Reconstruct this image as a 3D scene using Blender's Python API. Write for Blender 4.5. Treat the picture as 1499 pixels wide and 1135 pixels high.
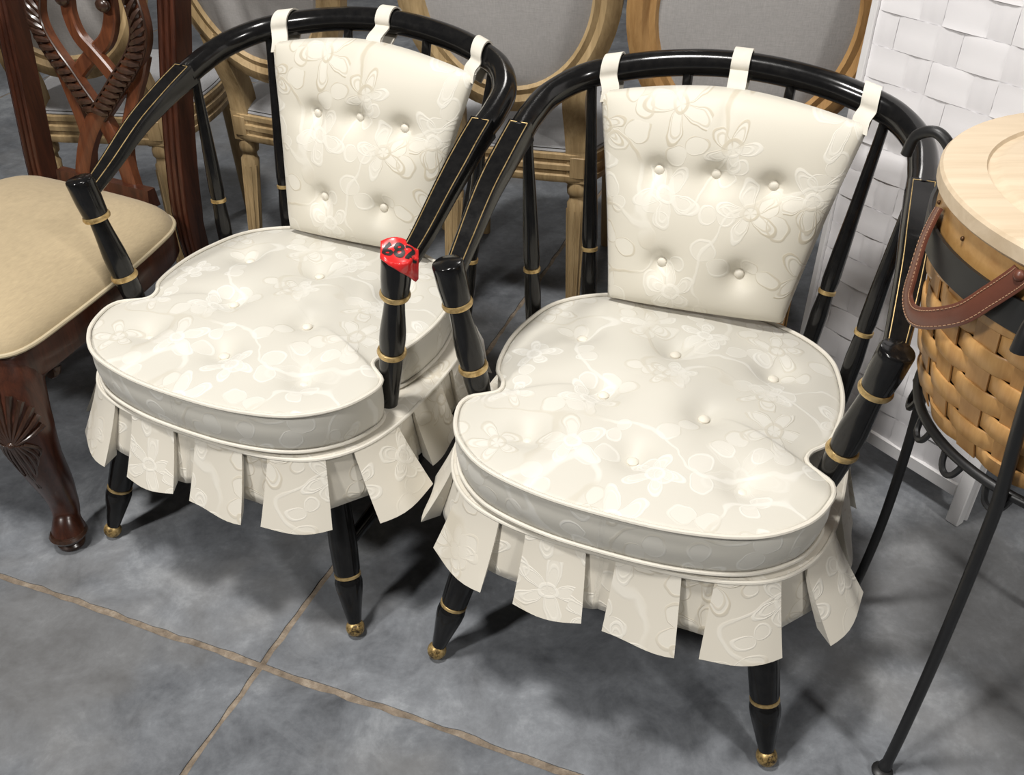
import bpy, bmesh, math, random
from mathutils import Vector, Matrix
random.seed(7)
PI = math.pi
R_ = math.radians
for o in list(bpy.data.objects): bpy.data.objects.remove(o)
scn = bpy.context.scene
C = scn.collection

# ------------------------------------------------------------------ camera, world, lights, exposure
cd = bpy.data.cameras.new('camera'); cam = bpy.data.objects.new('camera', cd); C.objects.link(cam)
cd.sensor_width = 36; cd.lens = 36 * 1398 / 1499; cd.clip_start = .02
cam.location = (0, 0, 1.32)
cam.rotation_euler = (Matrix.Rotation(R_(90 - 36.54), 3, 'X') @ Matrix.Rotation(R_(.195), 3, 'Z')).to_euler()
scn.camera = cam
w = bpy.data.worlds.new('world'); scn.world = w; w.use_nodes = True
w.node_tree.nodes['Background'].inputs[0].default_value = (1.0, .97, .93, 1)
w.node_tree.nodes['Background'].inputs[1].default_value = .075
def area(name, loc, target, size, power, col=(1, .97, .93)):
    d = bpy.data.lights.new(name, 'AREA'); d.shape = 'RECTANGLE'; d.size = size[0]; d.size_y = size[1]
    d.energy = power; d.color = col
    o = bpy.data.objects.new(name, d); C.objects.link(o); o.location = loc
    o.rotation_euler = (Vector(target) - Vector(loc)).to_track_quat('-Z', 'Y').to_euler()
area('ceiling_panel_light', (-.75, .75, 3.9), (0, 1.2, .4), (.4, .4), 112)
area('ceiling_panel_light', (-3.0, -1.3, 3.6), (0, 1.3, .4), (.4, .4), 116)
area('ceiling_panel_light', (2.4, -1.5, 3.8), (.2, 1.3, .4), (.4, .4), 66)
area('ceiling_panel_light', (.6, 4.6, 4.0), (0, 1.6, .5), (.6, .6), 24)
scn.view_settings.view_transform = 'Standard'; scn.view_settings.look = 'None'
scn.view_settings.gamma = 1; scn.view_settings.use_curve_mapping = False
scn.view_settings.exposure = 0

# ------------------------------------------------------------------ node helpers / materials
class NT:
    def __init__(s, name):
        s.m = bpy.data.materials.new(name); s.m.use_nodes = True
        s.t = s.m.node_tree; s.b = s.t.nodes['Principled BSDF']
    def n(s, typ, **kw):
        nd = s.t.nodes.new(typ)
        for k, v in kw.items(): setattr(nd, k, v)
        return nd
    def put(s, sock, v):
        if isinstance(v, (int, float)): sock.default_value = v
        elif isinstance(v, (tuple, list)): sock.default_value = tuple(v) + ((1,) if len(sock.default_value) == 4 and len(v) == 3 else ())
        else: s.t.links.new(v, sock)
    def math(s, op, a, b=0, c=0, clamp=False):
        nd = s.n('ShaderNodeMath', operation=op); nd.use_clamp = clamp
        s.put(nd.inputs[0], a); s.put(nd.inputs[1], b); s.put(nd.inputs[2], c); return nd.outputs[0]
    def vmath(s, op, a, b=(0, 0, 0)):
        nd = s.n('ShaderNodeVectorMath', operation=op); s.put(nd.inputs[0], a); s.put(nd.inputs[1], b); return nd
    def mix(s, f, a, b):
        nd = s.n('ShaderNodeMix', data_type='RGBA'); s.put(nd.inputs[0], f); s.put(nd.inputs[6], a); s.put(nd.inputs[7], b); return nd.outputs[2]
    def ramp(s, f, stops):
        nd = s.n('ShaderNodeValToRGB'); s.put(nd.inputs[0], f); e = nd.color_ramp.elements
        while len(e) < len(stops): e.new(.5)
        for el, (p, c) in zip(e, stops): el.position = p; el.color = tuple(c) + (1,)
        return nd.outputs[0]
    def noise(s, vec, scale, detail=4, rough=.6, dist=0, dim='3D'):
        nd = s.n('ShaderNodeTexNoise', noise_dimensions=dim); s.put(nd.inputs['Vector'], vec)
        nd.inputs['Scale'].default_value = scale; nd.inputs['Detail'].default_value = detail
        nd.inputs['Roughness'].default_value = rough; nd.inputs['Distortion'].default_value = dist
        return nd.outputs['Fac']
    def obj(s): return s.n('ShaderNodeTexCoord').outputs['Object']
    def uv(s): return s.n('ShaderNodeTexCoord').outputs['UV']
    def scale(s, v, sc):
        nd = s.n('ShaderNodeMapping'); s.put(nd.inputs['Vector'], v); nd.inputs['Scale'].default_value = sc; return nd.outputs[0]
    def bump(s, h, strength, dist=.001):
        nd = s.n('ShaderNodeBump'); nd.inputs['Strength'].default_value = strength; nd.inputs['Distance'].default_value = dist
        s.put(nd.inputs['Height'], h); s.t.links.new(nd.outputs[0], s.b.inputs['Normal'])
    def set(s, **kw):
        for k, v in kw.items(): s.put(s.b.inputs[k.replace('_', ' ')], v)
        return s
    def step(s, x, lo, hi):   # 1 below lo, 0 above hi
        nd = s.n('ShaderNodeMapRange', interpolation_type='SMOOTHSTEP'); s.put(nd.inputs[0], x)
        nd.inputs[1].default_value = lo; nd.inputs[2].default_value = hi; nd.inputs[3].default_value = 1; nd.inputs[4].default_value = 0
        return nd.outputs[0]

def m_plain(name, col, rough=.5, metal=0, coat=0, var=.12, scale=30):
    k = NT(name); nz = k.noise(k.obj(), scale)
    k.set(Base_Color=k.mix(nz, tuple(c * (1 - var) for c in col), tuple(min(1, c * (1 + var)) for c in col)), Roughness=rough, Metallic=metal, Coat_Weight=coat, Coat_Roughness=.08)
    return k.m

def m_damask(name, base, light, tan, amount):
    k = NT(name); uv = k.uv()
    nv = k.n('ShaderNodeTexNoise'); k.put(nv.inputs['Vector'], uv); nv.inputs['Scale'].default_value = 16; nv.inputs['Detail'].default_value = 2
    dv = k.vmath('SCALE', k.vmath('SUBTRACT', nv.outputs['Color'], (.5, .5, .5)).outputs[0]); dv.inputs['Scale'].default_value = .03
    p = k.vmath('ADD', uv, dv.outputs[0]).outputs[0]
    def motif(scale, off, lobes, r0, r1, seedoff):
        v = k.n('ShaderNodeTexVoronoi', voronoi_dimensions='2D'); q = k.vmath('ADD', p, (off, off * .7, 0)).outputs[0]
        k.put(v.inputs['Vector'], q); v.inputs['Scale'].default_value = scale; v.inputs['Randomness'].default_value = .55
        l = k.vmath('SUBTRACT', q, v.outputs['Position']).outputs[0]
        sx = k.n('ShaderNodeSeparateXYZ'); k.put(sx.inputs[0], l)
        sc = k.n('ShaderNodeSeparateColor'); k.put(sc.inputs[0], v.outputs['Color'])
        r = k.math('MULTIPLY', k.math('SQRT', k.math('ADD', k.math('MULTIPLY', sx.outputs[0], sx.outputs[0]), k.math('MULTIPLY', sx.outputs[1], sx.outputs[1]))), scale)
        a = k.math('ADD', k.math('ARCTAN2', sx.outputs[1], sx.outputs[0]), k.math('MULTIPLY', sc.outputs[0], 6.28))
        lob = k.math('ABSOLUTE', k.math('COSINE', k.math('MULTIPLY', a, lobes / 2)))
        big = k.math('ADD', .75, k.math('MULTIPLY', sc.outputs[1], .5))
        lim = k.math('MULTIPLY', big, k.math('ADD', r0, k.math('MULTIPLY', k.math('POWER', lob, 1.25), r1)))
        d = k.math('SUBTRACT', r, lim)
        return d, r, sc.outputs[2]
    d1, r1, c1 = motif(8.6, 0, 5, .05, .36, 0)
    d2, r2, c2 = motif(13.0, .37, 2, .0, .40, 1)
    fill = k.step(d1, -.015, .015); out1 = k.step(k.math('ABSOLUTE', d1), .012, .035)
    on1 = k.step(c1, .84, .86); on2 = k.step(c2, .80, .82); vein = k.step(k.math('ABSOLUTE', k.math('ADD', d1, .09)), .008, .028)
    fill = k.math('MULTIPLY', fill, on1); out1 = k.math('MULTIPLY', k.math('MAXIMUM', out1, k.math('MULTIPLY', vein, .7)), on1)
    core = k.step(k.math('ABSOLUTE', k.math('SUBTRACT', r1, .1)), .012, .03)
    leaf = k.step(d2, -.015, .02); out2 = k.step(k.math('ABSOLUTE', d2), .012, .035)
    core = k.math('MULTIPLY', core, on1); leaf = k.math('MULTIPLY', leaf, on2); out2 = k.math('MULTIPLY', out2, on2)
    nz = k.noise(p, 5, 1, .4, .6)
    vine = k.step(k.math('ABSOLUTE', k.math('SUBTRACT', nz, .5)), .004, .013)
    lines = k.math('MAXIMUM', k.math('MAXIMUM', out1, k.math('MULTIPLY', out2, .8)), k.math('MAXIMUM', core, k.math('MULTIPLY', vine, .8)))
    fills = k.math('MAXIMUM', k.math('MULTIPLY', fill, .8), k.math('MULTIPLY', leaf, .6))
    which = k.step(k.noise(p, 5, 1), .45, .55)
    col = k.mix(k.math('MULTIPLY', fills, .55 * amount), base, light)
    col = k.mix(k.math('MULTIPLY', lines, .75 * amount), col, k.mix(which, light, tan))
    stain = k.noise(uv, 6, 5, .65); col = k.mix(k.step(stain, .28, .45), col, tuple(c * .9 for c in tan)) if False else col
    weave = k.noise(k.scale(uv, (900, 500, 1)), 1, 1)
    k.set(Base_Color=col, Roughness=k.math('ADD', .5, k.math('MULTIPLY', fills, .15)), Sheen_Weight=.15, Specular_IOR_Level=.35)
    h = k.math('ADD', k.math('ADD', k.math('MULTIPLY', lines, 1.0), k.math('MULTIPLY', fills, .6)), k.math('MULTIPLY', weave, .15))
    k.bump(h, .35, .0010)
    return k.m

def m_linen(name, col, s=700, var=.18):
    k = NT(name); o = k.obj()
    a = k.noise(k.scale(o, (s, s * .12, s * .12)), 1, 2); b = k.noise(k.scale(o, (s * .12, s * .12, s)), 1, 2); c = k.noise(o, 5)
    f = k.math('ADD', k.math('MULTIPLY', k.math('ADD', a, b), .35), k.math('MULTIPLY', c, .3))
    k.set(Base_Color=k.ramp(f, [(.3, [x * (1 - var) for x in col]), (.7, [min(1, x * (1 + var)) for x in col])]), Roughness=.9, Sheen_Weight=.1)
    k.bump(k.math('ADD', a, b), .3, .0006); return k.m

def m_wood(name, dark, light, axis=2, rough=.35, scale=1., coat=.2, spec=.4):
    k = NT(name); sc = [26 * scale] * 3; sc[axis] = 2.2 * scale
    v = k.scale(k.obj(), sc); nz = k.noise(v, 2.2, 6, .65, .8); f2 = k.noise(k.scale(k.obj(), [x * 5 for x in sc]), 2, 3)
    f = k.math('ADD', k.math('MULTIPLY', nz, .75), k.math('MULTIPLY', f2, .25))
    k.set(Base_Color=k.ramp(f, [(.32, dark), (.68, light)]), Roughness=rough, Coat_Weight=coat, Coat_Roughness=.2, Specular_IOR_Level=spec)
    k.bump(f2, .12, .0006); return k.m

def m_concrete():
    k = NT('stained_concrete'); g = k.n('ShaderNodeNewGeometry').outputs['Position']
    a = k.noise(g, 2.3, 8, .62, .5); b = k.noise(g, 9, 8, .7, .6); c = k.noise(g, 60, 5, .7)
    f = k.math('ADD', k.math('ADD', k.math('MULTIPLY', a, .5), k.math('MULTIPLY', b, .36)), k.math('MULTIPLY', c, .14))
    col = k.ramp(f, [(.36, (.066, .070, .078)), (.45, (.125, .133, .146)), (.53, (.185, .197, .214)), (.64, (.335, .352, .372))])
    warm = k.step(k.noise(g, 1.4, 4), .38, .5)
    col = k.mix(k.math('MULTIPLY', warm, .35), col, (.21, .20, .185))
    k.set(Base_Color=col, Roughness=k.math('ADD', .42, k.math('MULTIPLY', b, .3)), Specular_IOR_Level=.35)
    k.bump(k.math('ADD', b, c), .12, .002); return k.m

def m_grout():
    k = NT('joint_dirt'); g = k.n('ShaderNodeNewGeometry').outputs['Position']
    nz = k.noise(g, 40, 6, .7); k.set(Base_Color=k.ramp(nz, [(.3, (.12, .092, .066)), (.55, (.25, .20, .15)), (.75, (.40, .34, .27))]), Roughness=.95)
    k.bump(nz, .8, .004); return k.m

def m_lacquer():
    k = NT('black_lacquer'); nz = k.noise(k.obj(), 60, 5, .7)
    k.set(Base_Color=k.ramp(nz, [(.3, (.0045, .0045, .005)), (.75, (.011, .0105, .010))]), Roughness=k.math('ADD', .10, k.math('MULTIPLY', nz, .14)), Specular_IOR_Level=.32, Coat_Weight=.12, Coat_Roughness=.06)
    k.bump(nz, .04, .001); return k.m

def m_gold():
    k = NT('gold_paint'); nz = k.noise(k.obj(), 90, 5, .7)
    k.set(Base_Color=k.ramp(nz, [(.3, (.30, .19, .07)), (.5, (.58, .41, .18)), (.8, (.72, .56, .30))]), Roughness=.38, Metallic=.65); return k.m

def m_worn_gold():
    k = NT('worn_gold_foot'); nz = k.noise(k.obj(), 75, 6, .75)
    k.set(Base_Color=k.ramp(nz, [(.38, (.05, .035, .02)), (.5, (.40, .27, .10)), (.7, (.68, .5, .24))]), Roughness=.4, Metallic=.6); return k.m

M = dict(
    lacquer=m_lacquer(), gold=m_gold(), foot=m_worn_gold(), concrete=m_concrete(), grout=m_grout(),
    seat_fab=m_damask('ivory_damask_seat', (.60, .578, .512), (.79, .78, .735), (.52, .48, .39), .72),
    back_fab=m_damask('ivory_damask_back', (.65, .615, .525), (.76, .735, .66), (.50, .44, .325), .95),
    skirt_fab=m_damask('ivory_damask_skirt', (.64, .60, .515), (.75, .72, .645), (.54, .485, .38), .95),
    piping=m_plain('ivory_piping', (.68, .645, .565), .7),
    button=m_plain('ivory_button', (.72, .68, .59), .55),
    mahog=m_wood('mahogany', (.022, .008, .005), (.085, .026, .013), 2, .3, 1.0, .3),
    mahog_l=m_wood('mahogany_polished', (.055, .017, .008), (.155, .050, .020), 2, .3, 1.0, .3),
    mahog_d=m_wood('mahogany_dark_carving', (.018, .009, .006), (.06, .028, .017), 2, .3, 1.0, .4),
    silk=m_linen('beige_silk', (.43, .34, .21), 500, .14),
    silkpipe=m_plain('beige_piping', (.50, .42, .28), .6),
    oak=m_wood('pale_limed_wood', (.30, .20, .092), (.56, .41, .22), 2, .5, .8, .0),
    oak_a=m_wood('amber_limed_wood', (.31, .16, .055), (.52, .31, .125), 2, .5, .8, .0),
    linen=m_linen('grey_linen', (.42, .405, .395), 600, .2),
    linen_seat=m_linen('pale_grey_linen', (.40, .40, .41), 600, .15),
    paper=m_plain('white_woven_fibre', (.90, .885, .90), .75, var=.05, scale=14),
    paper2=m_plain('white_woven_fibre_greyer', (.84, .825, .84), .75, var=.05, scale=14),
    whitewood=m_plain('white_painted_wood', (.80, .79, .79), .5, var=.05),
    splint=m_wood('honey_maple_splint', (.40, .20, .062), (.62, .36, .135), 2, .45, .6, .1),
    splint_d=m_wood('honey_maple_stake', (.33, .16, .05), (.50, .28, .10), 2, .5, .6, .1),
    rim=m_wood('honey_maple_rim', (.45, .23, .07), (.62, .37, .14), 0, .4, .5, .15),
    lid=m_wood('pale_maple_lid', (.53, .41, .27), (.70, .575, .42), 0, .5, .35, .05),
    nail=m_plain('copper_nail', (.10, .05, .02), .4, .6),
    iron=m_plain('black_wrought_iron', (.012, .012, .0125), .42, .0, 0, .3, 60),
    ironband=m_plain('black_stained_band', (.014, .0145, .015), .38, .0, 0, .3, 60),
    leather=m_plain('brown_leather', (.13, .042, .024), .42, 0, .1, .3, 40),
    stitch=m_plain('tan_stitching', (.42, .25, .15), .7),
    red=m_plain('red_label_film', (.70, .022, .022), .3, 0, .3, .1, 40),
    ink=m_plain('black_ink', (.01, .008, .008), .5),
    wall=m_plain('grey_wall_paint', (.45, .44, .43), .8),
)

# ------------------------------------------------------------------ mesh helpers
class MB:
    def __init__(s): s.v = []; s.f = []; s.uv = {}
    def add(s, vs, fs, uvs=None):
        b = len(s.v); s.v += [tuple(v) for v in vs]; s.f += [tuple(i + b for i in f) for f in fs]
        if uvs:
            for i, u in enumerate(uvs): s.uv[b + i] = u
    def grid(s, rows, closed_u=False, closed_v=False, uvs=None, cap0=False, cap1=False):
        nr = len(rows); nc = len(rows[0]); vs = [p for r in rows for p in r]; fs = []
        for i in range(nr if closed_v else nr - 1):
            i2 = (i + 1) % nr
            for j in range(nc if closed_u else nc - 1):
                j2 = (j + 1) % nc; fs.append((i * nc + j, i * nc + j2, i2 * nc + j2, i2 * nc + j))
        if cap0: fs.append(tuple(range(nc))[::-1])
        if cap1: fs.append(tuple((nr - 1) * nc + j for j in range(nc)))
        s.add(vs, fs, [u for r in uvs for u in r] if uvs else None)
    def sweep(s, pts, section, up=(0, 0, 1), closed=False, caps=True):
        pts = [Vector(p) for p in pts]; n = len(pts); rows = []; up = Vector(up); pn = None
        for i, p in enumerate(pts):
            a = pts[(i - 1) % n] if (closed or i > 0) else pts[i]; b = pts[(i + 1) % n] if (closed or i < n - 1) else pts[i]
            T = (b - a).normalized(); U = up - up.dot(T) * T
            if U.length < 1e-4: U = pn if pn else T.orthogonal()
            N = U.normalized(); pn = N; B = T.cross(N)
            sec = section(i / (n - 1 if not closed else n)) if callable(section) else section
            rows.append([p + B * x + N * y for x, y in sec])
        s.grid(rows, True, closed, cap0=caps and not closed, cap1=caps and not closed)
    def tube(s, pts, r, seg=10, up=(0, 0, 1), closed=False):
        n = len(pts)
        def sec(t):
            rr = r(t) if callable(r) else r
            return [(rr * math.cos(2 * PI * k / seg), rr * math.sin(2 * PI * k / seg)) for k in range(seg)]
        s.sweep(pts, sec, up, closed)
    def lathe(s, prof, p0, p1=None, seg=20):          # prof: (distance along the axis, radius)
        p0 = Vector(p0); A = (Vector(p1) - p0).normalized() if p1 else Vector((0, 0, 1))
        X = A.orthogonal().normalized() if abs(A.z) < .9 else (Vector((1, 0, 0)) - A.x * A).normalized(); Y = A.cross(X)
        rows = [[p0 + A * t + (X * math.cos(2 * PI * k / seg) + Y * math.sin(2 * PI * k / seg)) * max(r, 1e-4) for k in range(seg)] for t, r in prof]
        s.grid(rows, True, cap0=True, cap1=True)
    def box(s, c, size, rot=None, bev=0):
        hx, hy, hz = [d / 2 for d in size]; vs = []; c = Vector(c)
        if bev <= 0:
            P = [(x * hx, y * hy, z * hz) for z in (-1, 1) for x, y in ((-1, -1), (1, -1), (1, 1), (-1, 1))]
            F = [(3, 2, 1, 0), (4, 5, 6, 7), (0, 1, 5, 4), (1, 2, 6, 5), (2, 3, 7, 6), (3, 0, 4, 7)]
        else:
            b = min(bev, hx * .9, hy * .9, hz * .9)
            rr = [(hx - b, -hy), (hx, -hy + b), (hx, hy - b), (hx - b, hy), (-hx + b, hy), (-hx, hy - b), (-hx, -hy + b), (-hx + b, -hy)]
            ri = [(x * (hx - b) / hx, y * (hy - b) / hy) for x, y in rr]
            P = [(x, y, -hz) for x, y in ri] + [(x, y, -hz + b) for x, y in rr] + [(x, y, hz - b) for x, y in rr] + [(x, y, hz) for x, y in ri]
            F = [tuple(range(8))[::-1], tuple(range(24, 32))]
            for k in range(3):
                for j in range(8): F.append((k * 8 + j, k * 8 + (j + 1) % 8, k * 8 + 8 + (j + 1) % 8, k * 8 + 8 + j))
        vs = [c + (rot @ Vector(p) if rot else Vector(p)) for p in P]; s.add(vs, F)
    def ball(s, c, r, sc=(1, 1, 1), n=10):
        rows = []
        for i in range(n + 1):
            a = PI * i / n
            rows.append([(c[0] + r * sc[0] * max(math.sin(a), 1e-3) * math.cos(2 * PI * k / (2 * n)), c[1] + r * sc[1] * max(math.sin(a), 1e-3) * math.sin(2 * PI * k / (2 * n)), c[2] - r * sc[2] * math.cos(a)) for k in range(2 * n)])
        s.grid(rows, True, cap0=True, cap1=True)
    def mesh(s, name, mat, sharp=38):
        me = bpy.data.meshes.new(name); me.from_pydata(s.v, [], s.f)
        if s.uv:
            L = me.uv_layers.new(name='UVMap')
            for lp in me.loops: L.data[lp.index].uv = s.uv.get(lp.vertex_index, (0, 0))
        bm = bmesh.new(); bm.from_mesh(me); bmesh.ops.recalc_face_normals(bm, faces=bm.faces); bm.to_mesh(me); bm.free()
        me.materials.append(M[mat]); me.polygons.foreach_set('use_smooth', [True] * len(me.polygons)); me.set_sharp_from_angle(angle=R_(sharp)); me.update()
        return me
    def build(s, name, mat, parent=None, sharp=38):
        return link(name, s.mesh(name, mat, sharp), parent)
def link(name, me, parent=None):
    o = bpy.data.objects.new(name, me); C.objects.link(o)
    if parent: o.parent = parent
    return o
def tag(o, label, cat, group=None):
    o['label'] = label; o['category'] = cat
    if group: o['group'] = group
    return o
def thing(name, label, cat, loc=(0, 0, 0), rz=0, group=None):
    o = bpy.data.objects.new(name, None); C.objects.link(o); o.location = loc; o.rotation_euler = (0, 0, rz); o.empty_display_size = .05
    return tag(o, label, cat, group)
def copy_tree(o, parent=None):
    c = o.copy(); C.objects.link(c); c.parent = parent
    for ch in list(o.children): copy_tree(ch, c)
    return c
def spline(P, n=8, closed=False):
    P = [Vector(p) for p in P]; out = []; m = len(P)
    for i in range(m if closed else m - 1):
        a, b, c, d = (P[(i - 1) % m], P[i], P[(i + 1) % m], P[(i + 2) % m]) if closed else (P[max(i - 1, 0)], P[i], P[i + 1], P[min(i + 2, m - 1)])
        for k in range(n):
            t = k / n; out.append(.5 * ((2 * b) + (c - a) * t + (2 * a - 5 * b + 4 * c - d) * t * t + (3 * b - a - 3 * c + d) * t ** 3))
    if not closed: out.append(P[-1])
    return out
def mirror(half):  # half outline from front centre (x=0) to back centre (x=0) -> closed, counter-clockwise
    return [(x, y, 0) for x, y in half] + [(-x, y, 0) for x, y in half[-2:0:-1]]
def resample(P, n):  # closed polyline -> n points evenly spaced
    L = [0]
    for i in range(len(P)): L.append(L[-1] + (P[(i + 1) % len(P)] - P[i]).length)
    out = []; j = 0
    for k in range(n):
        d = L[-1] * k / n
        while L[j + 1] < d: j += 1
        t = (d - L[j]) / max(L[j + 1] - L[j], 1e-9); out.append(P[j].lerp(P[(j + 1) % len(P)], t))
    return out, L[-1]

# ------------------------------------------------------------------ setting: floor slabs with recessed dirty joints, far wall
ang = R_(-20.9); jx = Vector((math.cos(ang), math.sin(ang), 0)); jy = Vector((-math.sin(ang), math.cos(ang), 0)); J0 = Vector((-.4162, 1.0014, 0))
b = MB(); b.box((0, 2, -.0385), (14, 12, .07)); fl = b.build('floor', 'grout'); fl['kind'] = 'structure'
S = 2.45; gap = .0058
for i in range(-2, 3):
    for j in range(-2, 3):
        b = MB(); x0, x1, y0, y1 = i * S + gap, (i + 1) * S - gap, j * S + gap, (j + 1) * S - gap
        N = 90; edge = []
        for (ax, ay, bx_, by_) in ((x0, y0, x1, y0), (x1, y0, x1, y1), (x1, y1, x0, y1), (x0, y1, x0, y0)):
            for k in range(N):
                t = k / N; wob = .0012 * math.sin(k * .43 + i * 3 + j) + random.uniform(-.0022, .0022)
                nx, ny = (by_ - ay) / S, -(bx_ - ax) / S
                edge.append((ax + (bx_ - ax) * t + nx * wob * (k > 0), ay + (by_ - ay) * t + ny * wob * (k > 0)))
        P = [J0 + jx * x + jy * y for x, y in edge]
        top = [p + Vector((0, 0, -.0015)) for p in P]; cx = J0 + jx * (x0 + x1) / 2 + jy * (y0 + y1) / 2
        ins = [p + (cx - p).normalized() * .004 for p in P]
        rows = [[p + Vector((0, 0, -.012)) for p in P], top, ins]
        b.grid(rows, True, cap1=True); b.build('slab', 'concrete', fl)
b = MB(); b.box((0, 7.4, 2), (14, .1, 4.2)); wl = b.build('wall_back', 'wall'); wl['kind'] = 'structure'

# ------------------------------------------------------------------ black and gold bow-back armchair
def lerp3(a, b, t): return tuple(x + (y - x) * t for x, y in zip(a, b))
def armchair(label):
    T = thing('bow_back_armchair', label, 'armchair', group='pair of black and gold armchairs')
    half = [(.300, .279, .7438), (.299, .325, .7555), (.287, .39, .772), (.243, .452, .789), (.165, .487, .804), (.083, .500, .815), (0, .504, .819)]
    path = spline([(x, y, z) for x, y, z in half] + [(-x, y, z) for x, y, z in half[-2::-1]], 8)
    b = MB(); b.tube(path, .0215, 16); b.build('hoop_rail', 'lacquer', T)
    for s in (-1, 1):
        # flat-topped arm from the post head up to the bow
        ctl = [(.303 * s, .012, .628), (.305 * s, .07, .655), (.305 * s, .15, .697), (.302 * s, .23, .729), (.300 * s, .285, .746)]
        ap = spline(ctl, 8)
        def sec(t):
            wd = .0150 + .0055 * min(1, t * 1.6); th = .0095 + .0105 * t ** 1.5; c = .0045
            return [(-wd, -th + c), (-wd + c, -th), (wd - c, -th), (wd, -th + c), (wd, th - c), (wd - c * .6, th), (-wd + c * .6, th), (-wd, th - c)]
        b = MB(); b.sweep(ap, sec); arm = b.build('arm', 'lacquer', T)
        def above(i, e):
            t = i / (len(ap) - 1); T_ = (Vector(ap[min(i + 1, len(ap) - 1)]) - Vector(ap[max(i - 1, 0)])).normalized(); N_ = (Vector((0, 0, 1)) - T_.z * T_).normalized()
            return Vector(ap[i]) + N_ * (.0095 + .0105 * t ** 1.5 + .0002) + T_.cross(N_).normalized() * e * (.0092 + .0052 * min(1, t * 1.6))
        b = MB()
        for e in (-1, 1): b.tube([above(i, e) for i in range(2, len(ap) - 1)], .0008, 5)
        b.tube([above(len(ap) - 2, -1), above(len(ap) - 2, 1)], .0008, 5, up=(0, 1, 0)); b.build('gold_inlay_line', 'gold', arm)
        # turned front post
        p0 = Vector((.250 * s, .020, .338)); p1 = Vector((.3045 * s, -.0005, .657)); L = (p1 - p0).length
        zt = lambda z: (z - .338) / (.657 - .338) * L
        pr = [(0, .0135), (zt(.40), .0165), (zt(.452), .0195), (zt(.468), .0195), (zt(.482), .0195), (zt(.50), .0208), (zt(.52), .0202), (zt(.56), .0165), (zt(.583), .0150), (zt(.5835), .0195), (zt(.595), .0212), (zt(.62), .0228), (zt(.645), .0230), (zt(.6535), .0231), (zt(.656), .0222), (zt(.6572), .0205), (zt(.6578), .001)]
        b = MB(); b.lathe(pr, p0, p1, 24); post = b.build('arm_post', 'lacquer', T)
        for z, r in ((.475, .0195), (.589, .0195)):
            b = MB(); h = .0052; b.lathe([(zt(z) - h, r - .002), (zt(z) - h * .8, r + .0028), (zt(z), r + .0042), (zt(z) + h * .8, r + .0028), (zt(z) + h, r - .002)], p0, p1, 24); b.build('gold_ring', 'gold', post)
    for s in (-1, 1):
        for base, top, zr in (((.262, .262, .345), (.293, .296, .738), .506), ((.192, .364, .345), (.236, .452, .783), .499), ((.066, .408, .345), (.084, .494, .808), .50)):
            p0 = Vector((base[0] * s, base[1], base[2])); p1 = Vector((top[0] * s, top[1], top[2])); L = (p1 - p0).length; q = lambda z: (z - base[2]) / (top[2] - base[2]) * L
            pr = [(0, .0115), (q(.40), .0135), (q(.46), .0145), (q(zr - .008), .0125), (q(zr), .0122), (q(zr + .006), .0128), (q(zr + .02), .0142), (q(zr + .07), .0132), (q(zr + .14), .0108), (L * .93, .0085), (L, .0085)]
            b = MB(); b.lathe(pr, p0, p1, 16); sp = b.build('spindle', 'lacquer', T)
            b = MB(); b.lathe([(q(zr) - .0042, .011), (q(zr) - .003, .0148), (q(zr) + .003, .0148), (q(zr) + .0042, .011)], p0, p1, 16); b.build('gold_ring', 'gold', sp)
    sh = spline(mirror([(0, -.165), (.12, -.16), (.2, -.135), (.25, -.09), (.272, -.02), (.277, .08), (.275, .18), (.262, .27), (.21, .345), (.13, .40), (0, .415)]), 4, True)
    b = MB(); b.grid([[p + Vector((0, 0, z)) * 1 if i not in (0, 3) else p * .97 + Vector((0, 0, z)) for p in sh] for i, z in enumerate((.318, .322, .342, .346))], True, cap0=True, cap1=True); b.build('wooden_seat', 'lacquer', T)
    fr = {}
    for s in (-1, 1):
        for k, (top, bot) in enumerate((((.200, -.083, .33), (.2765, -.1765, 0)), ((.185, .30, .33), (.245, .41, 0)))):
            p1 = Vector((top[0] * s, top[1], top[2])); p0 = Vector((bot[0] * s, bot[1], 0)); A = (p1 - p0).normalized(); L = (p1 - p0).length; q = lambda z: z / .33 * L
            p0b = p0
            pr = [(q(.018), .010), (q(.032), .0125), (q(.055), .0165), (q(.085), .0222), (q(.098), .0235), (q(.104), .0225), (q(.109), .0205), (q(.114), .0205), (q(.12), .0222), (q(.17), .0235), (q(.24), .021), (L, .018)]
            b = MB(); b.lathe(pr, p0b, p1, 20); lg = b.build('leg', 'lacquer', T)
            b = MB(); b.lathe([(q(.1085), .020), (q(.1095), .0222), (q(.1135), .0222), (q(.1145), .020)], p0b, p1, 20); b.build('gold_ring', 'gold', lg)
            b = MB(); c = p0 + A * .0165; b.ball((c.x, c.y, .0162), .0162, (1, 1, 1), 9); b.build('gold_foot', 'foot', lg)
            fr[(s, k)] = (p0, p1)
    for s in (-1, 1):
        a = fr[(s, 0)][0].lerp(fr[(s, 0)][1], .47); c = fr[(s, 1)][0].lerp(fr[(s, 1)][1], .45)
        b = MB(); b.tube([a.lerp(c, t / 12) for t in range(13)], lambda t: .0095 + .0055 * math.sin(PI * t), 12); b.build('stretcher', 'lacquer', T)
    a = Vector((-.228, .12, .155)); c = Vector((.228, .12, .155))
    b = MB(); b.tube([a.lerp(c, t / 12) for t in range(13)], lambda t: .0095 + .0055 * math.sin(PI * t), 12, up=(0, 1, 0)); b.build('stretcher', 'lacquer', T)
    return T

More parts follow.
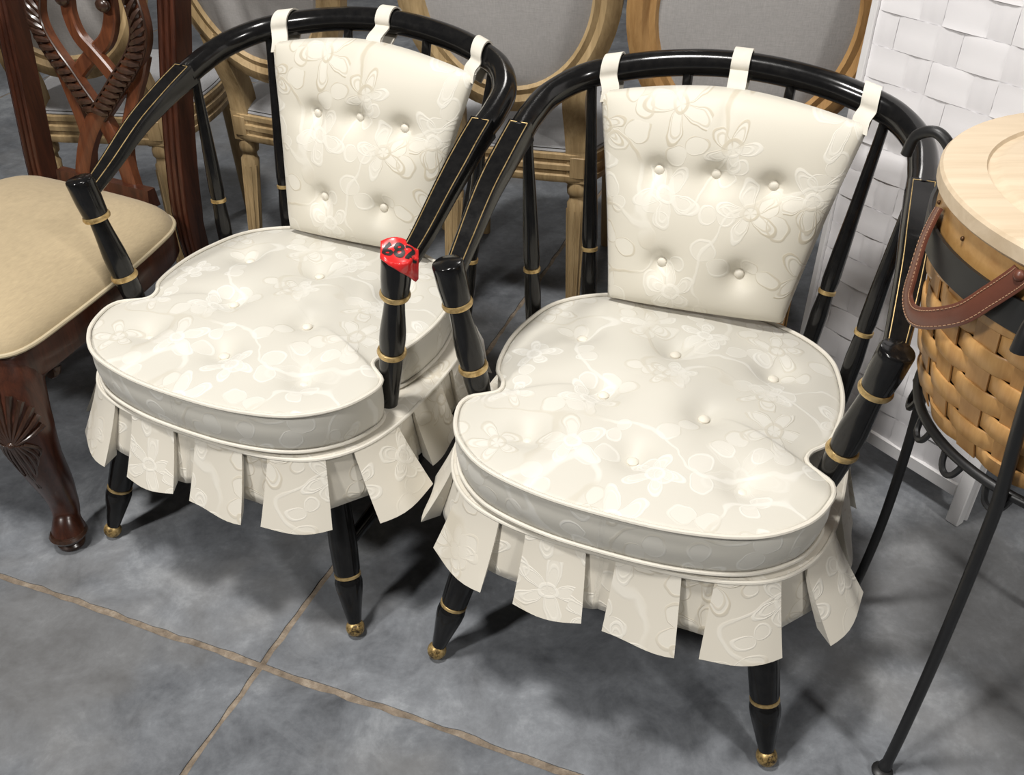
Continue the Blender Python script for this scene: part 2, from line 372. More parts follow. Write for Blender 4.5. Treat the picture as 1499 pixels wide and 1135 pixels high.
# ------------------------------------------------------------------ skirted seat cover (lies on the seat)
def seat_cover(label):
    T = thing('skirted_seat_cover', label, 'seat cover', group='skirted seat covers')
    z0 = .356; drop = .103
    base = spline(mirror([(0, -.178), (.12, -.174), (.21, -.148), (.262, -.095), (.286, -.02), (.292, .08), (.288, .18), (.272, .27), (.222, .35), (.14, .408), (0, .424)]), 6, True)
    P, LEN = resample(base, 240)
    def at(s):
        f = (s / LEN * 240) % 240; i = int(f); return P[i].lerp(P[(i + 1) % 240], f - i)
    def nrm(s):
        t = at(s + .01) - at(s - .01); return Vector((t.y, -t.x, 0)).normalized()
    # flat padded top
    rows = []; uvs = []
    for k, (f, z) in enumerate(((0, .006), (.3, .006), (.6, .006), (.9, .005), (.97, .003), (1, 0), (1, -.006), (.97, -.0065))):
        rows.append([Vector((0, .12, 0)).lerp(p, max(f, .001)) + Vector((0, 0, z0 + z)) for p in P]); uvs.append([(r.x, r.y) for r in rows[-1]])
    b = MB(); b.grid(rows, True, uvs=uvs, cap0=True, cap1=True); b.build('cover_top', 'skirt_fab', T)
    b = MB(); b.tube([p * 1.0 + nrm(i * LEN / 240) * .002 + Vector((0, 0, z0 - .003)) for i, p in enumerate(P)], .0036, 8, closed=True); b.build('piping', 'piping', T)
    # recessed lining behind the pleats
    rows = []; uvs = []
    for v in range(8):
        t = v / 7; rows.append([p + nrm(i * LEN / 240) * (-.003 + t * (.021 + .004 * math.sin(i * .35)) * (.6 if abs(p.x) > .27 and p.y > .02 else 1)) + Vector((0, 0, z0 - .004 - (drop - .012) * t + .004 * t * math.sin(i * .21))) for i, p in enumerate(P)]); uvs.append([(i * LEN / 240, r.z) for i, r in enumerate(rows[-1])])
    b = MB(); b.grid(rows, True, uvs=uvs); o = b.build('skirt_lining', 'skirt_fab', T); md = o.modifiers.new('thick', 'SOLIDIFY'); md.thickness = .002
    # flared box pleats
    n = 15; per = LEN / n; rnd = random.Random(5)
    for k in range(n):
        sc = .062 + per * k; wd = .090; fl_ = (.040 + rnd.uniform(-.004, .008)) * (.75 if at(sc).y > .03 and abs(at(sc).x) > .2 else 1.3 if abs(at(sc).x) > .23 and at(sc).y < .03 else 1); dr = drop + rnd.uniform(-.004, .004); skew = rnd.uniform(-.006, .006); til = rnd.uniform(-.004, .004)
        rows = []; uvs = []
        for v in range(9):
            t = v / 8; row = []; uvr = []
            U = [(-1, 1.0), (-1, .5), (-1, 0)] + [(-.75 + .25 * q, 0) for q in range(7)] + [(1, 0), (1, .5), (1, 1.0)]
            A = at(sc - wd / 2); B = at(sc + wd / 2); NA = nrm(sc - wd * .35); NB = nrm(sc + wd * .35); NC = nrm(sc)
            for u, ret in U:
                cv = at(sc + u * wd / 2); ch = A.lerp(B, (u + 1) / 2); nn = (NA.lerp(NB, (u + 1) / 2) * .8 + NC * .2).normalized(); tg = Vector((-NC.y, NC.x, 0))
                p = cv * (1 - .25 * t) + ch * .25 * t
                off = .005 + fl_ * (t ** 1.15) + .004 * t * math.sin(u * 2.2 + k)
                p = p + nn * (off - ret * (.004 + .024 * t)) + tg * (u * .006 * t + skew * t - u * ret * .014 * t) + Vector((0, 0, z0 - .004 - dr * t - til * u * t - .004 * t * math.cos(u * 1.5)))
                row.append(p); uvr.append((sc + u * wd / 2 + ret * .02 * u, p.z * 1.1 + .13 * k))
            rows.append(row); uvs.append(uvr)
        b = MB(); b.grid(rows, uvs=uvs); o = b.build('pleat', 'skirt_fab', T, 50); md = o.modifiers.new('thick', 'SOLIDIFY'); md.thickness = .0028; o.modifiers.new('crisp', 'EDGE_SPLIT').split_angle = R_(45)
    return T

# ------------------------------------------------------------------ tufted seat cushion
def seat_cushion(label):
    T = thing('seat_cushion', label, 'cushion', group='tufted seat cushions')
    base = spline(mirror([(0, -.188), (.10, -.182), (.19, -.157), (.248, -.108), (.272, -.052), (.270, -.020), (.252, -.004), (.236, .008), (.230, .022), (.236, .042), (.252, .062), (.262, .10), (.266, .16), (.258, .22), (.236, .285), (.188, .333), (.122, .364), (.06, .374), (0, .376)]), 5, True)
    NP = 200; P, LEN = resample(base, NP); cen = Vector((0, .10, 0))
    btn = [(-.158, .205), (0, .205), (.158, .205), (-.078, .058), (.078, .055), (-.153, -.072), (.003, -.070), (.158, -.070)]
    zb, ze = .364, .437
    def top(x, y, f):
        z = ze + .026 * (1 - f ** 3.0)
        for bx, by in btn:
            d = math.hypot(x - bx, y - by); z -= .017 * math.exp(-(d / .028) ** 2) + .006 * math.exp(-(d / .07) ** 2)
        z += .0022 * math.sin(x * 38 + 1.3 * math.sin(y * 27)) * (1 - f ** 4) 
        return z
    rows = []; uvs = []
    for k in range(41):
        f = max(k / 40, .002); r = [cen.lerp(p, f * .992) for p in P]; r = [Vector((p.x, p.y, top(p.x, p.y, f))) for p in r]
        rows.append(r); uvs.append([(p.x, p.y) for p in r])
    for k in range(1, 9):
        t = k / 8; bul = 1 + .018 * math.sin(PI * t) - .012 * t
        r = [cen.lerp(p, bul * .995) for p in P]; r = [Vector((p.x, p.y, ze + (zb - ze) * t)) for p in r]; rows.append(r); uvs.append([(i * LEN / NP, 1.3 + p.z) for i, p in enumerate(r)])
    rows.append([cen.lerp(p, .9) + Vector((0, 0, zb - .001)) for p in P]); uvs.append([(p.x, p.y) for p in P])
    b = MB(); b.grid(rows, True, uvs=uvs, cap0=True, cap1=True); b.build('cushion_body', 'seat_fab', T, 80)
    for z, f, r in ((ze + .001, 1.004, .0036), (zb + .002, .996, .0033)):
        b = MB(); b.tube([cen.lerp(p, f) + Vector((0, 0, z)) for p in P], r, 8, closed=True); b.build('piping', 'piping', T)
    for bx, by in btn:
        b = MB(); b.ball((bx, by, top(bx, by, min(1, math.hypot(bx, by - .1) / .27)) + .0035), .0088, (1, 1, .6), 7); b.build('button', 'button', T)
    return T

# ------------------------------------------------------------------ back cushion hung on the bow by three straps
def back_cushion(label):
    T = thing('back_cushion', label, 'cushion', group='tufted back cushions')
    Z0, Z1 = .456, .795
    def yb(z): return .338 + (z - .45) / .35 * .115     # rear face plane
    btn = [(-.093, .672), (0, .680), (.092, .674), (-.063, .532), (.066, .535)]
    nu, nv = 56, 56; front = []; uvf = []; back = []
    def hw(t): return .150 + .064 * t ** 1.1
    def puff(x, z, u, t, e):
        th = .026 * e + .022 * e * (1 - u * u) * (1 - (2 * t - 1) ** 2 * .6)
        for bx, bz in btn:
            d = math.hypot(x - bx, z - bz); th -= e * (.020 * math.exp(-(d / .022) ** 2) + .008 * math.exp(-(d / .055) ** 2))
        th -= .005 * e * math.exp(-((z - .676) / .020) ** 2) * max(0, 1 - abs(u)) ** .5
        return th - .005 * e * math.exp(-(x / .007) ** 2) * max(0, min(1, (z - .72) / .05))
    for j in range(nv + 1):
        t = j / nv; fr_ = []; bk = []; uvr = []
        for i in range(nu + 1):
            u = -1 + 2 * i / nu
            x = u * hw(t) * (1 - .01 * math.sin(PI * t)); ztop = .803 - .030 * abs(u) ** 1.7; zbot = Z0 + .006 * u
            z = zbot + (ztop - zbot) * t
            e = (1 - abs(u) ** 6) ** .5 * (1 - abs(2 * t - 1) ** 7) ** .5; th = puff(x, z, u, t, e)
            y = yb(z)
            fr_.append((x, y - .014 - th, z)); bk.append((x, y - .014 + .014 * e, z)); uvr.append((x * .95 + .33, z + .21))
        front.append(fr_); back.append(bk); uvf.append(uvr)
    b = MB(); b.grid(front, uvs=uvf); b.grid(back, uvs=uvf); me = b.mesh('cushion_body', 'back_fab', 80)
    bm = bmesh.new(); bm.from_mesh(me); bmesh.ops.remove_doubles(bm, verts=bm.verts, dist=.0006); bmesh.ops.recalc_face_normals(bm, faces=bm.faces); bm.to_mesh(me); bm.free()
    me.polygons.foreach_set('use_smooth', [True] * len(me.polygons)); link('cushion_body', me, T)
    for bx, bz in btn:
        tt = (bz - .448) / .35; b = MB(); b.ball((bx, yb(bz) - .014 - puff(bx, bz, bx / hw(tt), tt, 1) - .002, bz), .0088, (1, .6, 1), 7); b.build('button', 'button', T)
    # straps: up from the top edge, over the bow, down behind
    for x0, xh, zt, hy, hz in ((-.198, -.206, .772, .471, .797), (.004, .0, .800, .504, .819), (.200, .206, .775, .471, .797)):
        r = .0258; pts = [Vector((x0, yb(zt) - .018, zt - .012)), Vector((x0, yb(zt) - .010, zt + .006))]
        for k in range(9):
            a = R_(190 - 26 * k); pts.append(Vector((xh, hy + r * math.cos(a), hz + r * math.sin(a))))
        pts.append(Vector((x0, yb(zt) + .012, zt - .02))); pts = spline(pts, 3)
        wd = .0145; sec = [(-wd, -.0016), (wd, -.0016), (wd, .0016), (-wd, .0016)]
        rows = []
        for i, p in enumerate(pts):
            t = (pts[min(i + 1, len(pts) - 1)] - pts[max(i - 1, 0)]); t.x = 0; t.normalize(); n_ = Vector((0, -t.z, t.y))
            tx = Vector((1, 0, 0))
            if abs(x0) > .1: s_ = 1 if x0 > 0 else -1; tx = Vector((.84, -.42 * s_, -.10 * s_)).normalized()
            rows.append([p + tx * a + n_ * c for a, c in sec])
        b = MB(); b.grid(rows, True, cap0=True, cap1=True); b.build('hanging_strap', 'piping', T)
    return T

POSE = [(-.4404, 1.3404, R_(-25.19)), (.1922, 1.0853, R_(-20.82))]
names = ['and a red numbered tag on one arm post', 'beside the lidded wicker basket']
protos = []
for fn, lab in ((armchair, 'black bow-back armchair with gold rings '), (seat_cover, 'ivory pleated skirt cover on the seat of the armchair '), (seat_cushion, 'ivory floral button-tufted seat cushion of the armchair '), (back_cushion, 'ivory floral tufted back cushion hung by straps on the armchair ')):
    short = ['with the red tag', 'beside the wicker basket'] if fn is not armchair else names
    a = fn(lab + short[0]); c = copy_tree(a); c['label'] = lab + short[1]
    for o, (x, y, r) in zip((a, c), POSE): o.location = (x, y, 0); o.rotation_euler = (0, 0, r)

# red lot tag stuck on the head of the tagged chair's arm post
def chair_pt(q, k):
    x, y, r = POSE[k]; return Vector((x + math.cos(r) * q[0] - math.sin(r) * q[1], y + math.sin(r) * q[0] + math.cos(r) * q[1], q[2]))
pt = chair_pt((.3045, 0, .659), 0); ax = (pt - chair_pt((.25, .02, .338), 0)).normalized()
side = Vector((1, .08, 0)); side = (side - side.dot(ax) * ax).normalized(); fwd = ax.cross(side)   # fwd: away from the viewer
T = thing('lot_tag', 'crumpled red paper tag printed 682 stuck on a black arm post', 'tag', pt)
def tagpt(u, v, lift=0.):   # u right, v away from the viewer on the post head; past the rim the sheet drops down the front
    r = .0240; yr = -math.sqrt(max(r * r - u * u, .007 ** 2)); cr = .0018 * math.sin(u * 130 + v * 90) + .0014 * math.sin(u * 60 - v * 210)
    if v > yr:
        h = .0025 + .011 * (v - yr) / .045 + cr - max(0, u - .022) * .5; return side * u + fwd * v + ax * (h + lift) - fwd * lift * .6
    d = yr - v; return side * (u + d * .05) + fwd * (yr - .0015 - min(d, .004) * .3 - cr * .8) + ax * (.0025 - d * .97) - fwd * lift
def low_v(u):
    k = [(-.024, -.010), (-.012, -.026), (.0, -.034), (.012, -.043), (.020, -.049), (.027, -.052), (.0305, -.046)]
    for (a, va), (c, vc) in zip(k, k[1:]):
        if u <= c: return va + (vc - va) * (u - a) / (c - a)
    return -.046
US = [-.024 + .0545 * i / 28 for i in range(29)]
rows = [[tagpt(u, low_v(u) * (1 - t) + (.0195 - .006 * (u > .012) - .12 * max(0, -u - .016)) * t) for u in US] for t in [k / 24 for k in range(25)]]
b = MB(); b.grid(rows); o = b.build('paper', 'red', T, 60); md = o.modifiers.new('thick', 'SOLIDIFY'); md.thickness = .0006
cu = bpy.data.curves.new('txt', 'FONT'); cu.body = '682'; cu.size = .034; cu.resolution_u = 3; cu.offset = .0011
to = bpy.data.objects.new('txt', cu); C.objects.link(to)
me = bpy.data.meshes.new_from_object(to.evaluated_get(bpy.context.evaluated_depsgraph_get())); bpy.data.objects.remove(to)
bm = bmesh.new(); bm.from_mesh(me); bmesh.ops.triangulate(bm, faces=bm.faces); bmesh.ops.subdivide_edges(bm, edges=bm.edges, cuts=2, use_grid_fill=True)
for v in bm.verts:
    p = tagpt(-.0225 + v.co.x * .98, -.0095 + v.co.y * .98 - v.co.x * .10, .0012); v.co = p
bm.to_mesh(me); bm.free(); me.materials.clear(); me.materials.append(M['ink']); link('number', me, T)

# ------------------------------------------------------------------ mahogany dining chairs
def reeded(wd, dp):   # post section: three reeds on the front face (front = -y)
    s = [(-wd, dp), (-wd, -dp)]
    for k in range(3):
        x0 = -wd + 2 * wd * (k + .08) / 3; x1 = -wd + 2 * wd * (k + .92) / 3
        s += [(x0, -dp + .003), (x0 + .002, -dp - .001), ((x0 + x1) / 2, -dp - .003), (x1 - .002, -dp - .001), (x1, -dp + .003)]
    return s + [(wd, -dp), (wd, dp)]
def dining_chair(label):
    T = thing('dining_chair', label, 'chair', group='carved mahogany dining chairs')
    yb = lambda z: .005 + max(0, z - .44) * .165
    for s in (-1, 1):
        path = [(.192 * s, .10, 0), (.192 * s, .07, .12), (.194 * s, .03, .28), (.197 * s, .012, .42), (.201 * s, yb(.6), .6), (.214 * s, yb(.8), .8), (.232 * s, yb(1.0), 1.0)]
        pp = spline(path, 6); n = len(pp); b = MB(); rows = []
        for i, p in enumerate(pp):
            k = .0215 if p.z > .42 else .020; rows.append([p + Vector((x, -y * -1, 0)) for x, y in reeded(k, k)])
        b.grid(rows, True, cap0=True, cap1=True); b.build('back_post', 'mahog', T, 25)
    # crest rail
    cr = spline([(-.29, yb(1.02) + .01, 1.035), (-.16, yb(1.0), .985), (0, yb(1.0) - .004, 1.02), (.16, yb(1.0), .985), (.29, yb(1.02) + .01, 1.035)], 8)
    b = MB(); b.sweep(cr, [(-.014, -.03), (.010, -.03), (.016, 0), (.010, .028), (-.014, .028)]); b.build('crest_rail', 'mahog_d', T)
    # interlaced splat
    def bar(name, pts, wd, th, mat, dy=0., parent=T):
        pp = spline([(x, yb(z) + dy, z) for x, z in pts], 7); rows = []
        for i, p in enumerate(pp):
            t = (pp[min(i + 1, len(pp) - 1)] - pp[max(i - 1, 0)]).normalized(); n_ = Vector((t.z, 0, -t.x)).normalized(); c = wd * .25
            rows.append([p + n_ * a + Vector((0, d, 0)) for a, d in ((-wd, th), (-wd, -th + .003), (-wd + c, -th), (wd - c, -th), (wd, -th + .003), (wd, th))])
        b = MB(); b.grid(rows, True, cap0=True, cap1=True); return b.build(name, mat, parent), pp
    for s in (-1, 1):
        outer = [(.080 * s, .99), (.095 * s, .92), (.118 * s, .86), (.133 * s, .815), (.136 * s, .782), (.125 * s, .75), (.099 * s, .715), (.070 * s, .685), (.044 * s, .655), (.016 * s, .625), (-.013 * s, .595), (-.040 * s, .55), (-.058 * s, .50), (-.066 * s, .465)]
        o, pp = bar('splat_strap', outer, .0185, .0100, 'mahog_l', -.004 * (s > 0))
        # carved leafage laid along the upper run
        b = MB(); rng = [p for p in pp if p.z > .615]
        for i in range(len(rng) - 1):
            for h in ((0,) if i % 3 == 0 else ()):
                p = rng[i].lerp(rng[i + 1], h); t = (rng[min(i + 1, len(rng) - 1)] - rng[i]).normalized(); n_ = Vector((t.z, 0, -t.x)) * s
                a = p - n_ * .017 + Vector((0, -.0105, 0)) - t * .010; c = p + n_ * .017 + Vector((0, -.0105, 0)) + t * .016
                b.tube([a, a.lerp(c, .35) + Vector((0, -.0035, 0)), a.lerp(c, .7) + Vector((0, -.003, 0)), c], lambda q: .0028 + .0050 * math.sin(PI * min(1, q + .1)), 6, up=(0, -1, 0))
        for e in (-1, 1):
            b.tube([p + Vector(((rng[min(i + 1, len(rng) - 1)] - rng[max(i - 1, 0)]).normalized().z, 0, -(rng[min(i + 1, len(rng) - 1)] - rng[max(i - 1, 0)]).normalized().x)) * e * .0185 + Vector((0, -.0098, 0)) for i, p in enumerate(rng)], .0026, 6, up=(0, -1, 0))
        b.build('leaf_carving', 'mahog_d', o)
        inner = [(.042 * s, .97), (.045 * s, .89), (.052 * s, .815), (.047 * s, .782), (.031 * s, .753), (0, .728), (-.035 * s, .699), (-.075 * s, .660)]
        o, pp = bar('splat_strap', inner, .0150, .008, 'mahog_l', .002 + .006 * (s > 0))
        b = MB(); b.ball((.052 * s, yb(.82) - .010, .823), .017, (1, .6, .8), 7); b.ball((.050 * s, yb(.85) - .010, .845), .021, (1, .6, .8), 7); b.build('leaf_carving', 'mahog_d', o)
        low = [(.123 * s, .738), (.111 * s, .705), (.093 * s, .667), (.077 * s, .628), (.063 * s, .592), (.053 * s, .55), (.054 * s, .51), (.066 * s, .465)]
        bar('splat_strap', low, .0135, .008, 'mahog_l', .008)
    b = MB(); b.sweep([(-.125, .0, .465), (.125, .0, .465)], [(-.016, -.02), (.016, -.02), (.010, .02), (-.010, .02)], up=(0, 0, 1)); b.build('splat_shoe', 'mahog', T)
    # seat frame and slip seat
    hf = [(0, -.552), (.17, -.548), (.252, -.530), (.286, -.490), (.282, -.40), (.260, -.24), (.236, -.12), (.216, -.055), (.180, -.018), (.12, -.010), (0, -.008)]
    fr = spline(mirror(hf), 4, True); cen = Vector((0, -.26, 0))
    b = MB(); b.grid([[cen.lerp(p, f) + Vector((0, 0, z)) for p in fr] for f, z in ((.9, .375), (.985, .375), (1, .382), (1, .43), (.985, .437), (.9, .437))], True, cap0=True, cap1=True); b.build('seat_rail', 'mahog', T)
    rows = [[cen.lerp(p, max(f, .002)) + Vector((0, 0, .440 + .074 * (1 - f ** 3.4) ** .58)) for p in fr] for f in (0, .15, .3, .45, .6, .7, .8, .88, .94, .975, .995, 1.0)]
    rows.append([cen.lerp(p, .95) + Vector((0, 0, .436)) for p in fr])
    b = MB(); b.grid(rows, True, cap0=True, cap1=True); st = b.build('seat_pad', 'silk', T, 70)
    b = MB(); b.tube([cen.lerp(p, 1.004) + Vector((0, 0, .4405)) for p in fr], .0042, 8, closed=True); b.build('piping', 'silkpipe', st)
    for s in (-1, 1):
        # cabriole front leg
        ctl = [(.238 * s, -.490, .43), (.246 * s, -.502, .37), (.258 * s, -.518, .30), (.256 * s, -.514, .22), (.243 * s, -.494, .13), (.241 * s, -.490, .075), (.250 * s, -.503, .045), (.255 * s, -.510, .02)]
        L = spline(ctl, 7)
        def rad(t):
            k = [(0, .036), (.12, .049), (.3, .047), (.45, .038), (.65, .027), (.8, .0235), (.9, .030), (.96, .033), (1, .029)]
            for (a, ra), (c, rc) in zip(k, k[1:]):
                if t <= c: return ra + (rc - ra) * (t - a) / (c - a)
            return .029
        b = MB(); b.tube(L, rad, 24, up=(0, 1, 0)); lg = b.build('front_leg', 'mahog', T, 60)
        b = MB(); b.lathe([(0, .019), (.003, .024), (.010, .0255), (.014, .022), (.018, .025), (.026, .033), (.031, .0345), (.036, .031)], (.257 * s, -.513, 0), None, 20); b.build('pad_foot', 'mahog_d', lg)
        # shell and trailing leaves carved into the knee, following its surface
        d = Vector((.35 * s, -.94, 0)).normalized(); tn = Vector((-d.y, d.x, 0))
        def skin(xx, z, lift):
            k = min(range(len(L)), key=lambda q: abs(L[q].z - z)); r = rad(k / (len(L) - 1)); ph = xx / r
            return Vector((L[k].x, L[k].y, z)) + (d * math.cos(ph) + tn * math.sin(ph)) * (r + lift)
        b = MB()
        for k in range(11):
            a = R_(-70 + 14 * k); ln = .098 - .022 * abs(k - 5) / 5
            b.tube([skin(math.sin(a) * ln * f * .8, .285 + math.cos(a) * ln * f, .0005 + .002 * f) for f in [q / 7 for q in range(8)]], lambda f: .0018 + .0042 * f ** .8, 7, up=tuple(d))
        for e in (-1, 1):
            for k in range(5):
                b.tube([skin(e * (.002 + .009 * k * math.sin(PI * min(.85, .15 + f * .7))), .287 - f * (.125 - .020 * k), .001) for f in [q / 6 for q in range(7)]], lambda f: .0042 - .0028 * f, 6, up=tuple(d))
        b.ball(tuple(skin(0, .287, .001)), .0075, (1, 1, 1), 6); b.build('shell_carving', 'mahog_d', lg)
        # scrolled knee brackets
        for dirv in (Vector((-s, .02, 0)), Vector((-.16 * s, 1, 0)).normalized()):
            b = MB(); o0 = Vector((.258 * s, -.518, 0))
            pts = [o0 + dirv * a + Vector((0, 0, z)) for a, z in ((.015, .345), (.045, .352), (.07, .362), (.092, .366), (.103, .352), (.098, .338), (.088, .340))]
            b.tube(spline(pts, 4), lambda t: .017 - .008 * t, 10, up=(0, 0, 1)); b.build('knee_bracket', 'mahog_d', lg)
    return T
d1 = dining_chair('carved mahogany dining chair with beige padded seat beside the tagged armchair')
d1.location = (-.849, 1.852, 0); d1.rotation_euler = (0, 0, R_(-25))
d2 = copy_tree(d1); d2['label'] = 'mahogany dining chair behind the fluted post of the beige-seated chair, mostly hidden'
d2.location = (-1.31, 1.86, 0); d2.rotation_euler = (0, 0, R_(-88))

# ------------------------------------------------------------------ oval-back chairs in pale wood, seen from behind
def oval_chair(label, wood='oak'):
    T = thing('oval_back_chair', label, 'chair', group='row of grey linen oval-back chairs')
    ZC, HW, HH = .835, .205, .245
    yb = lambda z: -.012 - max(0, z - .45) * .17
    n = 56
    def opt(a, k=1., dy=0): 
        x = HW * k * math.cos(a); z = ZC + (HH + HW * (k - 1)) * math.sin(a); return Vector((x, yb(z) + dy, z))
    path = [opt(2 * PI * k / n) for k in range(n)]
    # moulded oval frame
    rows = []
    sec = [(-.030, .016), (-.030, -.012), (-.024, -.019), (-.012, -.016), (0, -.024), (.014, -.022), (.022, -.016), (.030, -.012), (.030, .016)]
    for k in range(n):
        t = (path[(k + 1) % n] - path[k - 1]).normalized(); N = Vector((0, -1, -.17)).normalized(); B = t.cross(N).normalized()
        if B.dot(path[k] - Vector((0, yb(ZC), ZC))) < 0: B = -B
        rows.append([path[k] + B * a - N * c for a, c in sec])
    b = MB(); b.grid(rows, True, True); b.build('oval_frame', wood, T, 30)
    # upholstered panel
    rows = []
    for f in (0.001, .3, .55, .75, .88, .95, 1):
        rows.append([Vector((0, yb(ZC) - .010 - .012 * (1 - f ** 4), ZC)) + (opt(2 * PI * k / n, .90) - Vector((0, yb(ZC), ZC))) * f for k in range(n)])
    for f in (1, .88, .5, .001):
        rows.append([Vector((0, yb(ZC) + .012 + .03 * (1 - f ** 3), ZC)) + (opt(2 * PI * k / n, .90) - Vector((0, yb(ZC), ZC))) * f for k in range(n)])
    b = MB(); b.grid(rows, True, cap0=True, cap1=True); b.build('back_panel', 'linen', T, 60)
    for s in (-1, 1):
        # stile from the seat block up into the oval, then the rear leg with its block
        st = spline([(.146 * s, .012, .455), (.142 * s, .0, .52), (.140 * s, yb(.60) + .004, .60), (.150 * s, yb(.66) + .003, .665)], 6)
        b = MB(); b.sweep(st, [(-.025, -.022), (.025, -.022), (.025, .022), (-.025, .022)], up=(0, 1, 0)); b.build('stile', wood, T)
        b = MB(); b.box((.148 * s, .014, .425), (.054, .05, .082), None, .003); blk = b.build('leg_block', wood, T)
        b = MB(); b.box((.148 * s, -.0125, .425), (.034, .004, .05), None, .0015); b.build('inset_square', wood, blk)
        b = MB(); b.lathe([(0, .0135), (.03, .0145), (.30, .0225), (.335, .0235), (.342, .019), (.352, .0185), (.358, .024), (.372, .025), (.386, .022)], (.155 * s, -.03, 0), (.148 * s, .012, .386), 14); lg = b.build('rear_leg', wood, T)
        for k in range(5):
            a = R_(-90 + (k - 2) * 34); b = MB(); q0 = Vector((.1548 * s, -.026, .05)); q1 = Vector((.1487 * s, .006, .32))
            b.tube([q0 + Vector((math.cos(a), math.sin(a), 0)) * .0148, q1 + Vector((math.cos(a), math.sin(a), 0)) * .0225], .0028, 6); b.build('reed', wood, lg)
        b = MB(); b.lathe([(0, .0125), (.03, .014), (.30, .022), (.335, .023), (.342, .018), (.352, .018), (.358, .025), (.39, .025)], (.178 * s, .44, 0), (.175 * s, .425, .39), 14); b.build('front_leg', wood, T)
    hs = [(0, -.012), (.12, -.012), (.175, 0), (.207, .06), (.226, .16), (.230, .27), (.215, .37), (.180, .44), (.10, .468), (0, .474)]
    ol = spline(mirror(hs), 4, True); cen = Vector((0, .22, 0))
    rows = [[cen.lerp(p, f) + Vector((0, 0, z)) for p in ol] for f, z in ((.85, .388), (1.0, .388), (1.012, .394), (1.012, .404), (.99, .407), (.99, .416), (1.012, .419), (1.012, .430), (.99, .433), (.99, .441), (1.008, .444), (1.008, .455), (.97, .46), (.85, .46))]
    b = MB(); b.grid(rows, True, cap0=True, cap1=True); b.build('seat_rail', wood, T, 30)
    rows = [[cen.lerp(p, max(f, .002)) + Vector((0, 0, .458 + .042 * (1 - f ** 3.5) ** .6)) for p in ol] for f in (0, .3, .5, .7, .8, .88, .93, .96, .975)]
    b = MB(); b.grid(rows, True, cap0=True, cap1=True); sp = b.build('seat_pad', 'linen_seat', T, 70)
    b = MB(); b.tube([cen.lerp(p, .972) + Vector((0, 0, .461)) for p in ol], .004, 7, closed=True); b.build('piping', 'linen_seat', sp)
    return T
OV = [((.004, 2.09), -12, 'pale wood oval-back chair with grey linen seen between the two black armchairs', 'oak'),
      ((-.540, 2.252), -24, 'pale wood oval-back chair behind the armchair with the red tag', 'oak'),
      ((-1.03, 2.285), -5, 'pale wood oval-back chair seen through the pierced splat of the mahogany chair', 'oak'),
      ((.456, 1.872), -11, 'amber-toned oval-back chair with grey linen beside the white woven screen', 'oak_a')]
for k, ((x, y), a, lab, wd) in enumerate(OV):
    if k == 0: proto = o = oval_chair(lab, 'oak')
    elif wd == 'oak': o = copy_tree(proto)
    else: o = oval_chair(lab, wd)
    o['label'] = lab; o.location = (x, y, 0); o.rotation_euler = (0, 0, R_(a))

# ------------------------------------------------------------------ white woven folding screen
SC = thing('folding_screen', 'tall white folding screen with woven fibre panels behind the wicker basket', 'screen', (.873, 1.335, 0))
def panel(p0, p1, h=1.72, weave=True):
    p0 = Vector((p0[0], p0[1], 0)); p1 = Vector((p1[0], p1[1], 0)); L = (p1 - p0).length; X = (p1 - p0) / L; Y = Vector((X.y, -X.x, 0)); 
    if Y.y > 0: Y = -Y                                              # towards the viewer
    rot = Matrix((X, -Y, Vector((0, 0, 1)))).transposed(); o0 = p0 - SC.location; o0.z = 0
    q = lambda x, y, z: o0 + X * x + Y * y + Vector((0, 0, z))
    for x, sw in ((.007, .013), (L - .014, .026)):
        b = MB(); b.box(q(x, 0, h / 2), (sw, .022, h), rot, .002); b.build('stile', 'whitewood', SC)
    for z in (.075, h - .02):
        b = MB(); b.box(q(L / 2 - .007, 0, z), (L - .042, .018, .03), rot, .002); b.build('rail', 'whitewood', SC)
    b = MB(); b.box(q(L / 2 - .007, 0, h / 2 + .03), (L - .042, .004, h - .12), rot); b.build('backing', 'paper2', SC)
    if not weave: return
    bw, bh = .060, .056; x0, z0 = .014, .09; cols = int((L - .054) / bw + .99); rowsn = int(min(1.35, h - .13) / bh)
    meshes = {}
    def patch(hor, var):
        b = MB(); W, Hh = (bw * 1.0, bh * 1.0); nx, nz = (8, 4)
        rows = []
        for j in range(nz + 1):
            rr = []
            for i in range(nx + 1):
                u, v = -1 + 2 * i / nx, -1 + 2 * j / nz
                bul = (.0024 * (1 - abs(u) ** 3) if hor else .0010 * (1 - abs(v) ** 3)) + (.0007 * math.sin(v * 7 + var * 2) if hor else .0004 * math.sin(u * 6 + var))
                rr.append((u * W / 2, -.0024 - bul, v * Hh / 2 * (.99 if hor else 1.0)))
            rows.append(rr)
        b.grid(rows); edge = 1; return b.mesh('weave_strip', 'paper' if hor else 'paper2', 60)
    for hor in (0, 1):
        for v in range(3): meshes[(hor, v)] = patch(hor, v)
    wx = [(0, 1), (1, 0)]
    for j in range(rowsn):
        x = x0; k = j % 2; 
        widths = {1: bw * 1.30, 0: bw * .70}
        if k: pass
        while x < L - .03:
            hor = (k % 2 == 0); wd = min(widths[int(hor)], L - .027 - x)
            if wd > .008:
                o = link('weave_strip', meshes[(int(hor), (j + k) % 3)], SC); c = q(x + wd / 2, 0, z0 + (j + .5) * bh)
                o.matrix_local = Matrix.Translation(c) @ rot.to_4x4() @ Matrix.Diagonal((wd / bw, 1, 1, 1))
            x += wd; k += 1
panel((.613, 1.692), (.873, 1.335))
panel((.880, 1.348), (.985, 1.775), weave=False)

